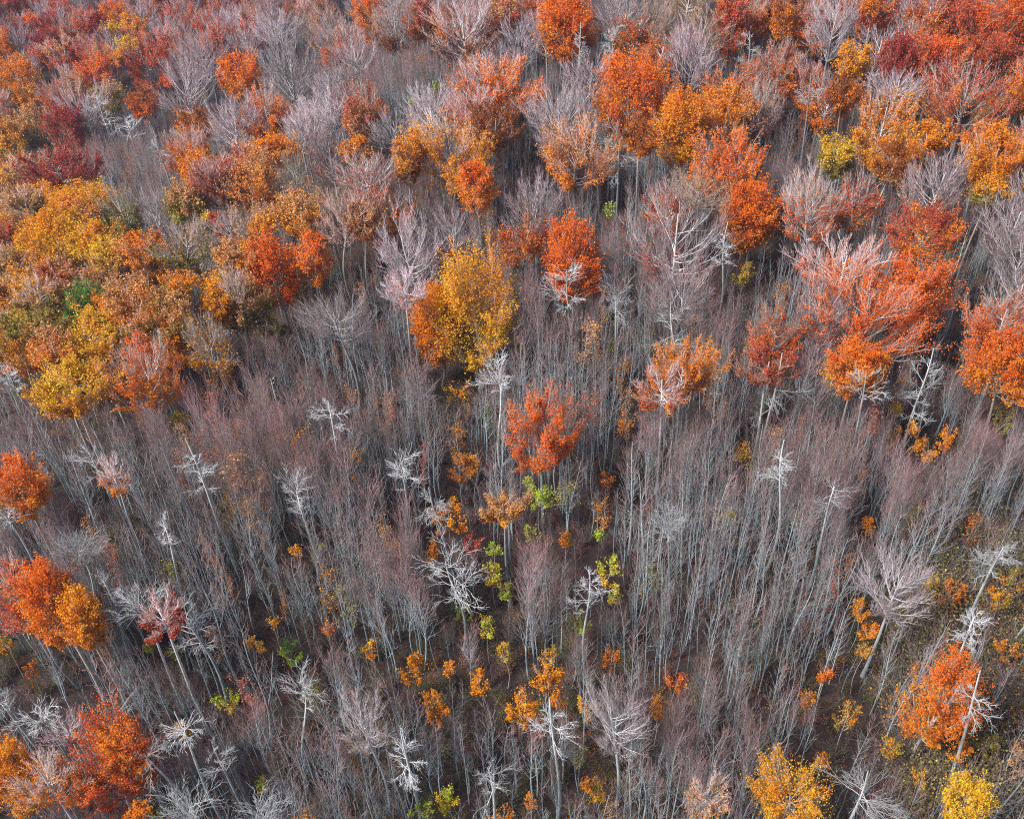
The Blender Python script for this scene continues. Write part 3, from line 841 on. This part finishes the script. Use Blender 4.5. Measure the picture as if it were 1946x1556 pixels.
# ------------------------------------------------------------------ fill trees of the closed canopy: each its own object, meshes shared
# zone: photo x, y, chance, kinds, label
ZONES = [
 (60, 30, 1.0, ['bp', 'br', 'rr', 'br', 'rc'], 'crown crown in the far upper left corner'),
 (330, 30, 1.0, ['bp', 'br', 'rr', 'bp'], 'crown crown along the hazy top edge, left'),
 (60, 200, 1.0, ['tt', 'br', 'bp'], 'thin tan crown filling between the upper left amber trees'),
 (250, 290, .0, ['bp'], ''), (700, 230, .9, ['bp', 'bw', 'br', 'br'], 'bare violet-pink crown filling the upper centre left'), (640, 110, .5, ['bp', 'bt', 'br'], 'bare violet crown beside the dark thickets near the top, left of centre'),
 (740, 160, .0, ['bp'], ''), (400, 260, .9, ['bp', 'br', 'rr'], 'bare violet-pink crown filling the upper left canopy'),
 (40, 400, 1.0, ['ta', 'tg', 'tt'], 'tan and olive crown filling the left edge canopy'),
 (120, 560, 1.0, ['ta', 'tg', 'ta'], 'tan or golden crown filling around the dark green tree'),
 (60, 840, 0, ['br'], ''), (90, 1000, 0, ['br'], ''), (250, 1330, 0, ['br'], ''), (300, 1240, 0, ['br'], ''), (60, 690, .8, ['tg', 'tt', 'br'], 'brownish crown at the lower rim of the left canopy'),
 (330, 520, .9, ['tt', 'tg', 'bt'], 'tan half-bare crown filling right of the golden oak'),
 (450, 330, .8, ['tt', 'bp', 'rr'], 'half-bare tan crown filling around the bright orange left trees'),
 (620, 370, .8, ['bt', 'bp', 'br'], 'bare pinkish crown filling between left tan trees and centre'),
 (900, 20, 1.0, ['br', 'bp'], 'bare rusty crown along the top edge at the centre'),
 (1000, 110, .75, ['bp', 'br'], 'bare violet-pink crown between the tall orange crowns at the top'), (1150, 180, .8, ['bp', 'br'], 'bare pink crown filling around the tall oval orange crown'), (1230, 50, .6, ['bp', 'br', 'bt'], 'bare violet crown near the top edge right of centre'),
 (1500, 90, 1.0, ['rd', 'br', 'rr'], 'rusty half-bare crown filling the upper right canopy'),
 (1750, 60, 1.0, ['rr', 'rd', 'br', 'bp'], 'rust red crown filling the upper right corner canopy'),
 (1880, 230, 1.0, ['rr', 'ro', 'rd', 'br'], 'rust-orange crown filling the right edge canopy'),
 (1720, 250, .9, ['ro', 'rd'], 'dull orange crown filling between the upper right orange trees'),
 (1520, 260, .45, ['bp', 'br'], 'bare crown in the dark stand right of the upper right cluster'),
 (1650, 400, .6, ['br'], 'bare crown in the dark stand above the giant red-orange tree'),
 (1900, 440, .9, ['br', 'bp'], 'bare pinkish crown at the right edge below the orange canopy'),
 (1200, 470, .4, ['br', 'bw', 'bp'], 'bare pinkish crown filling around the squarish red-orange crown'), (950, 400, .4, ['br', 'bp'], 'bare reddish crown in the dark stand above the big yellow tree'), (600, 700, 0, ['br'], ''), (1010, 660, 0, ['br'], ''), (1170, 680, 0, ['br'], ''), (760, 700, 0, ['br'], ''), (1000, 1200, 0, ['br'], ''), (400, 1000, 0, ['br'], ''),
 (1600, 900, 0, ['br'], ''), (60, 1250, .25, ['br'], 'dull bare crown near the left edge under the flame-coloured twins'),
 (150, 1540, .5, ['br'], 'dull rusty crown at the lower left corner'), (1500, 1250, 0, ['br'], ''), (1200, 260, .0, ['br'], '')]
ZC = np.array([(z[0], z[1]) for z in ZONES], float)
SPEC = {'bw': ('B', 'W', 'P', 'P', 0), 'bp': ('B', 'P', 'P', 'P', 0), 'br': ('M', 'P', 'R', 'O', 7), 'bt': ('B', 'T', 'T', 'T', 3), 'rr': ('M', 'P', 'R', 'V', 9), 'rc': ('L', 'T', 'C', 'R', 9),
        'rd': ('M', 'P', 'V', 'O', 8), 'ro': ('M', 'W', 'V', 'O', 10), 'tt': ('M', 'T', 'T', 'O', 10), 'tg': ('M', 'T', 'T', 'G', 10), 'ta': ('L', 'T', 'A', 'Y', 10)}
LOOK = {'bw': 'bare silvery', 'bp': 'bare violet-tipped', 'br': 'half-bare rust-skirted', 'bt': 'bare tan', 'rr': 'thin rust red', 'rc': 'small crimson', 'rd': 'ragged orange-brown',
        'ro': 'ragged bright orange', 'tt': 'peach-tan leafy', 'tg': 'olive-tan leafy', 'ta': 'golden leafy'}
PROTO = {}
def fill_proto(kd, v, rng):
    if (kd, v) not in PROTO:
        k, bark, a1, a2, lt = SPEC[kd]
        r = np.random.default_rng(77 + hash_name(kd) + v)
        PROTO[(kd, v)] = broad_tree(r, 22, 10, 5.2, 6, k, bark, LEAFC[a1], LEAFC[a2], lt, 9000, lt / 12.0, .3, 1.35)
    return PROTO[(kd, v)]
def hash_name(s): return sum(ord(c) * (i + 3) for i, c in enumerate(s)) * 7

rng = np.random.default_rng(5)
cand = []
for gx in np.arange(-330, 260, 8.6):
    for gy in np.arange(60, 620, 8.6):
        x, y = gx + rng.normal() * 2.0, gy + rng.normal() * 2.0
        gz = float(ground_z(x, y))
        px, py, z = project((x, y, gz + 15))
        if z < 0 or px < -80 or px > W_PX + 80 or py < -60 or py > H_PX + 60: continue
        i = int(np.argmin((ZC[:, 0] - px) ** 2 + ((ZC[:, 1] - py) * 1.2) ** 2))
        if rng.random() > ZONES[i][2]: continue
        if np.min(np.hypot(TR[:, 0] - x, TR[:, 1] - y) - TR[:, 2]) < 1.2: continue
        # never hide a listed crown behind a fill crown
        e = ((LST[:, 0] - px) / (LST[:, 2] * .5 + 3.0 * F_PX / z)) ** 2 + ((LST[:, 1] - py) / (LST[:, 3] * .5 + 4.0 * F_PX / z)) ** 2
        if np.any((e < .8) & (LST[:, 4] > z)): continue
        cand.append((z, x, y, gz, i))
cand.sort()
FILL = []
far_fill = []
for n, (z, x, y, gz, i) in enumerate(cand):
    kd = ZONES[i][3][int(rng.integers(len(ZONES[i][3])))]
    v = int(rng.integers(2))
    t, b, f = fill_proto(kd, v, rng)
    if n >= 300:
        far_fill.append((x, y, gz, kd, v)); FILL.append((x, y, 3.2)); continue
    root = link('canopy_tree', None, None, (x, y, gz - .1))
    s = .85 + .3 * rng.random()
    root.scale = (s, s, .88 + .2 * rng.random()); root.rotation_euler = (0, 0, rng.random() * 6.28)
    where = ZONES[i][4].split(' crown ')[-1]
    tag(root, LOOK[kd] + ' crown ' + where, 'tree', LOOK[kd] + ' crowns ' + where)
    link('trunk', t, root); cr = link('crown', b, root)
    if f: link('foliage', f, cr)
    FILL.append((x, y, 3.2))
print('fill trees', len(cand))
FL = np.array(FILL)

# ------------------------------------------------------------------ the slender stand
STAND = [
 (120, 900, 'slender bare grey tree left of the white many-limbed tree, lower left'),
 (300, 900, 'slender bare tree between the left canopy and the hook-topped white tree'),
 (480, 860, 'slender bare tree between the hook-topped and the curled white dead trees'),
 (700, 850, 'slender bare tree between the curled white tree and the central maple'),
 (1120, 850, 'slender bare tree right of the flame-coloured tree in the centre'),
 (1350, 850, 'slender bare tree between the white snag and the long-trunked white tree'),
 (1600, 900, 'slender bare tree below the giant red-orange tree on the right'),
 (1850, 930, 'slender bare leaning tree near the right edge, below the large orange crown'),
 (480, 1100, 'slender bare tree right of the large leaning white dead tree'),
 (240, 1250, 'slender bare leaning tree right of the amber and red-orange twin crowns'),
 (700, 1100, 'slender bare tree left of the largest white dead tree'),
 (1000, 1130, 'slender bare tree between the largest white dead tree and the spired one'),
 (1250, 1130, 'slender bare tree right of the spired white dead tree'),
 (1450, 1120, 'slender bare tree in the dense stand left of the brush-shaped tree'),
 (420, 1420, 'slender bare leaning tree among silver dead trees, lower left'),
 (620, 1330, 'slender bare tree near the bottom left of the pale greenish clump'),
 (850, 1330, 'slender bare tree left of the bottom centre amber crowns'),
 (600, 1500, 'slender bare tree at the bottom edge left of the lime pair'),
 (1000, 1460, 'slender bare tree at the bottom centre around the bushy white dead tree'),
 (1200, 1480, 'slender bare tree at the bottom edge under the broad silver clump'),
 (1380, 1330, 'slender bare tree in the stand between silver clump and rust-orange flame'),
 (1560, 1380, 'slender bare leaning tree left of the lower right flame orange tree'),
 (1750, 1250, 'slender bare tree between the amber tufts and the leaning white tree'),
 (1450, 500, 'slender bare tree in the dark stands of the upper half')]
SC = np.array([(s[0], s[1]) for s in STAND], float)
# photo x, y, radius, spacing factor: where the stand is thinner
SPARSE = [(1850, 1100, 200, .6), (1880, 1330, 200, .45), (1800, 1500, 220, .5), (1900, 1200, 160, .45), (900, 1420, 120, .45), (1130, 1430, 80, .4), (560, 1290, 60, .3), (90, 1300, 120, .5),
          (130, 560, 260, .25), (150, 700, 150, .3), (1780, 120, 220, .4), (540, 1270, 50, .3), (1660, 1300, 60, .5)]
pts = []
step = 1.78
gx = np.arange(-300, 240, step); gy = np.arange(22, 560, step)
X, Y = np.meshgrid(gx, gy, indexing='ij')
X = X.ravel() + rng.normal(size=X.size) * .62; Y = Y.ravel() + rng.normal(size=Y.size) * .62
keepd = .86 - .44 * sstep(170, 320, Y)
dn = patch(X, Y, 5.5, 3.0)
ok = rng.random(len(X)) < keepd * np.maximum(0.95 + .85 * dn, .5)
X, Y, dn = X[ok], Y[ok], dn[ok]
GZ = ground_z(X, Y)
Ht = 16.6 - 3.2 * sstep(125, 190, Y) + 3.0 * patch(X, Y, 7.5, 1.0) + rng.normal(size=len(X)) * 1.9
Ptop = np.stack([X, Y, GZ + Ht], 1)
pxt, pyt, zt = project(Ptop)
pxb, pyb, zb = project(np.stack([X, Y, GZ], 1))
vis = (zt > 5) & (np.minimum(pxt, pxb) < W_PX + 60) & (np.maximum(pxt, pxb) > -60) & (pyb > -90) & (pyt < H_PX + 25)
X, Y, GZ, Ht, pxt, pyt, pxb, pyb, zt = [a[vis] for a in (X, Y, GZ, Ht, pxt, pyt, pxb, pyb, zt)]
fac = np.ones(len(X))
for (sx, sy, sr, sf) in SPARSE:
    dd = np.hypot((pxt + pxb) / 2 - sx, (pyt + pyb) / 2 - sy)
    fac = np.minimum(fac, sf + (1 - sf) * sstep(sr * .6, sr, dd))
alive = rng.random(len(X)) < fac
zi = np.argmin((ZC[:, 0][None] - pxt[:, None]) ** 2 + ((ZC[:, 1][None] - pyt[:, None]) * 1.2) ** 2, 1)
zd = np.array([z[2] for z in ZONES])[zi]         # under the closed canopy the stand is low and thin
Ht = Ht * (1 - .36 * zd); alive &= rng.random(len(X)) > .5 * zd
# not inside other trunks
for (tx, ty, tr) in TR: alive &= np.hypot(X - tx, Y - ty) > max(.9, tr * .35)
pxt, pyt, zt = project(np.stack([X, Y, GZ + Ht], 1))
# in front of a listed crown the stand is lower, so that the crown stays in view
for (lx, ly, lw, lh, lz), kd in zip(LST, LKIND):
    near = zt < lz + 1.0
    for _ in range(1):
        s = np.linspace(0.35, 1, 14)[None]
        hx = pxb[:, None] + (pxt - pxb)[:, None] * s; hy = pyb[:, None] + (pyt - pyb)[:, None] * s
        m = (.5, .5) if kd in 'LMB' else (.55, .55)
        e = ((hx - lx) / (lw * m[0] + 1.0 * F_PX / zt[:, None])) ** 2 + ((hy - ly) / (lh * m[1] + 2)) ** 2 < 1
        inside = near & e.any(1)
        first = np.where(e, s, 9).min(1)       # lowest fraction of its height that would cover the crown
        newf = np.where(inside, first - .03, 1.0)
        cutm = inside & (rng.random(len(X)) < (.97 if kd in 'LMU' else .9))
        kill = cutm & (newf < .42)
        alive &= ~kill
        sc = np.where(cutm & ~kill, newf, 1.0)
        Ht = Ht * sc
        pxt = pxb + (pxt - pxb) * sc; pyt = pyb + (pyt - pyb) * sc
X, Y, GZ, Ht, pxt, pyt, pxb, pyb, zt = [a[alive] for a in (X, Y, GZ, Ht, pxt, pyt, pxb, pyb, zt)]
print('stand trees', len(X))
inframe = (pxt > 15) & (pxt < W_PX - 15) & (pyt > 20) & (pyt < H_PX - 60) & (Ht > 12)
score = np.where(inframe, (Ht / zt), 0)
order = np.argsort(-score)
NP = 12
protos = [thin_tree(np.random.default_rng(300 + i), brush=i > 8) for i in range(NP)]
def stand_kind(x, y):      # brushier crowns come in patches
    b = patch(x, y, 8.0, 7.0) + .35 * rng.normal(size=np.shape(x)) > .42
    return np.where(b, rng.integers(9, NP, np.shape(x)), rng.integers(0, 9, np.shape(x)))
single = order[:300]; rest = order[300:]
for n in single:
    i = int(np.argmin((SC[:, 0] - (pxt[n] + pxb[n]) / 2) ** 2 + (SC[:, 1] - (pyt[n] + pyb[n]) / 2) ** 2))
    kq = int(stand_kind(X[n], Y[n])); t, b = protos[kq]
    root = link('slender_bare_tree', None, None, (X[n], Y[n], GZ[n] - .1))
    s = Ht[n] / 18.0
    root.scale = (.9 * s * math.exp(rng.normal() * .2),) * 2 + (s,)
    root.rotation_euler = (rng.normal() * .02, rng.normal() * .02, rng.random() * 6.28)
    lb = STAND[i][2] if kq < 9 else STAND[i][2].replace('slender bare', 'bushy-topped bare')
    tag(root, lb, 'tree', lb.split(' tree ')[0] + ' trees ' + lb.split('tree ', 1)[1])
    link('trunk', t, root); link('crown', b, root)

def scatter(name, meshes, P, rot, scl, idx, mats=None):
    """many alike things nobody could count, as ONE object: points that carry instances"""
    coll = bpy.data.collections.new(name + '_kinds')
    for k, me in enumerate(meshes):
        coll.objects.link(bpy.data.objects.new('%s_kind_%02d' % (name, k), me))
    me = bpy.data.meshes.new(name); n = len(P)
    me.vertices.add(n); me.vertices.foreach_set('co', np.asarray(P, np.float32).ravel())
    a = me.attributes.new('turn', 'FLOAT_VECTOR', 'POINT'); a.data.foreach_set('vector', np.asarray(rot, np.float32).ravel())
    a = me.attributes.new('size', 'FLOAT_VECTOR', 'POINT'); a.data.foreach_set('vector', np.asarray(scl, np.float32).ravel())
    a = me.attributes.new('which', 'INT', 'POINT'); a.data.foreach_set('value', np.asarray(idx, np.int32))
    o = link(name, me); o['kind'] = 'stuff'
    ng = bpy.data.node_groups.new(name, 'GeometryNodeTree')
    ng.interface.new_socket('Geometry', in_out='INPUT', socket_type='NodeSocketGeometry')
    ng.interface.new_socket('Geometry', in_out='OUTPUT', socket_type='NodeSocketGeometry')
    N, L = ng.nodes, ng.links
    gi, go = N.new('NodeGroupInput'), N.new('NodeGroupOutput')
    m2p = N.new('GeometryNodeMeshToPoints')
    ci = N.new('GeometryNodeCollectionInfo'); ci.inputs['Collection'].default_value = coll
    ci.inputs['Separate Children'].default_value = True; ci.inputs['Reset Children'].default_value = True
    iop = N.new('GeometryNodeInstanceOnPoints'); iop.inputs['Pick Instance'].default_value = True
    def attr(nm, ty):
        q = N.new('GeometryNodeInputNamedAttribute'); q.data_type = ty; q.inputs[0].default_value = nm
        return [s for s in q.outputs if s.enabled and s.name == 'Attribute'][0]
    e2r = N.new('FunctionNodeEulerToRotation')
    L.new(gi.outputs[0], m2p.inputs[0]); L.new(m2p.outputs[0], iop.inputs['Points']); L.new(ci.outputs[0], iop.inputs['Instance'])
    L.new(attr('which', 'INT'), iop.inputs['Instance Index'])
    L.new(attr('turn', 'FLOAT_VECTOR'), e2r.inputs[0]); L.new(e2r.outputs[0], iop.inputs['Rotation'])
    L.new(attr('size', 'FLOAT_VECTOR'), iop.inputs['Scale'])
    L.new(iop.outputs[0], go.inputs[0])
    mod = o.modifiers.new('scatter', 'NODES'); mod.node_group = ng
    return o

def merge(trio):
    G = Gather(); leaf_from = 0
    for me in trio:
        if me is None: continue
        n = len(me.vertices); co = np.zeros(n * 3, np.float32); me.vertices.foreach_get('co', co)
        c = np.zeros(n * 4, np.float32); me.color_attributes['tint'].data.foreach_get('color', c)
        npoly = len(me.polygons); st = np.zeros(npoly, np.int32); to = np.zeros(npoly, np.int32)
        me.polygons.foreach_get('loop_start', st); me.polygons.foreach_get('loop_total', to)
        lv = np.zeros(len(me.loops), np.int32); me.loops.foreach_get('vertex_index', lv)
        tri = lv[st[to == 3][:, None] + np.arange(3)]; q = lv[st[to == 4][:, None] + np.arange(4)]
        if me is trio[2] and len(trio) > 2: leaf_from = sum(len(a) for a in G.t)
        G.add(co.reshape(-1, 3), tri, q, c.reshape(-1, 4)[:, :3])
    me = G.mesh('canopy_kind', [M_WOOD, M_LEAF])
    if trio[2] is not None:
        mi = np.zeros(len(me.polygons), np.int32); mi[leaf_from:sum(len(a) for a in G.t)] = 1
        me.polygons.foreach_set('material_index', mi)
    return me

if far_fill:
    keys = sorted(PROTO); mm = [merge(PROTO[k]) for k in keys]
    n = len(far_fill); A = np.array([f[:3] for f in far_fill]); s = .85 + .35 * rng.random(n)
    o = scatter('far_canopy_trees', mm, A, np.stack([np.zeros(n), np.zeros(n), rng.random(n) * 6.28], 1), np.stack([s, s, s], 1), [keys.index((f[3], f[4])) for f in far_fill])
    o['label'] = 'farthest small crowns closing the canopy towards the hazy top edge'

ones = [thin_tree(np.random.default_rng(400 + i), True, brush=i > 8) for i in range(NP)]
LV = [(LEAFC['T'], .55, 1.1), (LEAFC['O'] * .8, .3, .8), (C3(.35, .32, .06), .25, .8), (LEAFC['A'] * .8, .4, .9), (C3(.45, .14, .08), .5, 1.1), (LEAFC['J'] * .8, .2, .6)]
ones += [thin_tree(np.random.default_rng(500 + i), leaf=lv) for i, lv in enumerate(LV)]
n = len(rest); kinds_rest = stand_kind(X[rest], Y[rest])
lf_ = rng.random(n) < .05 + .10 * sstep(.1, .6, patch(X[rest], Y[rest], 11, 2))
kinds_rest = np.where(lf_, NP + rng.integers(0, len(LV), n), kinds_rest)
s = Ht[rest] / 18.0; wd = .9 * s * np.exp(rng.normal(size=n) * .22)
o = scatter('slender_bare_trees', ones, np.stack([X[rest], Y[rest], GZ[rest] - .1], 1),
        np.stack([rng.normal(size=n) * .035, rng.normal(size=n) * .035, rng.random(n) * 6.28], 1), np.stack([wd, wd, s], 1), kinds_rest)
o['label'] = 'dense mass of slender grey bare trees filling the rest of the forest'

# ------------------------------------------------------------------ undergrowth: twiggy bushes with a few leaves, brush and fallen poles
def bush(rng, leafc, nl, tall=1.0):
    nl = int(nl * 3)
    g = Gather(); n = 26
    az = rng.random(n) * 6.28; el = .5 + rng.random(n) * .9
    d = np.stack([np.cos(az) * np.cos(el), np.sin(az) * np.cos(el), np.sin(el)], 1)
    ln = (1.2 + 1.5 * rng.random(n)) * tall
    u = np.linspace(0, 1, 4)[None, :, None]
    L1 = (d[:, None] * u + np.array([0, 0, .25]) * u * u) * ln[:, None, None] + rng.normal(size=(n, 1, 3)) * np.array([.35, .35, 0])
    R1 = np.full((n, 4), .025)
    c = C3(.10, .08, .07)
    tubes(g, L1, R1, 1, lerp_rows(c, c * 1.1, n, 4))
    L2, R2 = spawn(rng, L1, R1, 6, .2, (.3, .6), .7, .3, 2, 0, .7)
    tubes(g, L2, R2, 1, lerp_rows(c * 1.1, C3(.17, .11, .09), len(L2), 2))
    nw = len(np.concatenate(g.q)) + 0
    if nl:
        i = rng.integers(0, len(L2), nl); p, _, _ = sample(L2[i], np.ones((nl, 2)), rng.random((nl, 1)))
        col = leafc * np.exp(rng.normal(size=(nl, 1)) * .3)
        nt0 = sum(len(a) for a in g.t); 
        add_leaves(g, rng, p[:, 0], .11, col, .5, .25)
        me = g.mesh('bush', [M_WOOD, M_LEAF])
        nt_all = sum(len(a) for a in g.t); mi = np.zeros(len(me.polygons), np.int32); mi[nt0:nt_all] = 1
        me.polygons.foreach_set('material_index', mi)
        return me
    return g.mesh('bush', [M_WOOD, M_LEAF])

r2 = np.random.default_rng(11)
bushes = [bush(r2, LEAFC['D'], 60), bush(r2, LEAFC['R'] * .6, 70), bush(r2, C3(.22, .2, .05), 110), bush(r2, C3(.16, .2, .04), 130),
          bush(r2, LEAFC['C'] * .6, 60), bush(r2, LEAFC['A'] * .7, 80), bush(r2, C3(.3, .2, .1), 0, 1.5), bush(r2, C3(.3, .25, .08), 200, 1.3), bush(r2, C3(.2, .22, .14), 170, 1.4)]
bx, by, bi, bs = [], [], [], []
for gx_ in np.arange(-220, 200, 1.9):
    for gy_ in np.arange(25, 420, 1.9):
        x, y = gx_ + r2.normal() * .7, gy_ + r2.normal() * .7
        px, py, z = project((x, y, 1.0))
        if z < 5 or px < -40 or px > W_PX + 40 or py > H_PX + 40 or py < 150: continue
        corner = sstep(1640, 1760, px) * sstep(960, 1100, py)
        if r2.random() > .6 + .4 * corner: continue
        gq = patch(x, y, 9, 5)
        if corner > .5 and r2.random() < .9: k = int(r2.choice([7, 8, 7, 2, 6, 5])); s_ = 1.2 + 1.2 * r2.random()
        else:
            k = int(r2.choice([0, 1, 4, 6, 6])) if gq < (.12 - .5 * sstep(950, 1150, py) * sstep(480, 620, px)) else int(r2.choice([2, 3, 2, 6, 5])); s_ = .55 + .6 * r2.random()
        bx.append(x); by.append(y); bi.append(k); bs.append(s_)
bx, by, bs = np.array(bx), np.array(by), np.array(bs); nb = len(bx)
o = scatter('undergrowth', bushes, np.stack([bx, by, ground_z(bx, by) - .05], 1), np.stack([np.zeros(nb), np.zeros(nb), r2.random(nb) * 6.28], 1),
        np.stack([bs, bs, bs], 1), bi)
o['label'] = 'twiggy brown and olive undergrowth on the forest floor'
print('bushes', nb)

# ------------------------------------------------------------------ air
g = Gather()
x0, x1, y0, y1, z0, z1 = -2510, 2510, -610, 4010, -52, 116
g.add([(x0, y0, z0), (x1, y0, z0), (x1, y1, z0), (x0, y1, z0), (x0, y0, z1), (x1, y0, z1), (x1, y1, z1), (x0, y1, z1)], None,
      [(0, 3, 2, 1), (4, 5, 6, 7), (0, 1, 5, 4), (1, 2, 6, 5), (2, 3, 7, 6), (3, 0, 4, 7)], C3(1, 1, 1))
mh, th = mat_new('haze')
oo = th.nodes.new('ShaderNodeOutputMaterial'); pv = th.nodes.new('ShaderNodeVolumePrincipled')
pv.inputs['Color'].default_value = (.78, .78, 1.0, 1); pv.inputs['Density'].default_value = 0.00012; pv.inputs['Anisotropy'].default_value = .2
th.links.new(pv.outputs[0], oo.inputs['Volume'])
o = link('haze', g.mesh('haze', mh)); o['kind'] = 'stuff'; o['label'] = 'thin lavender haze over the distant forest'
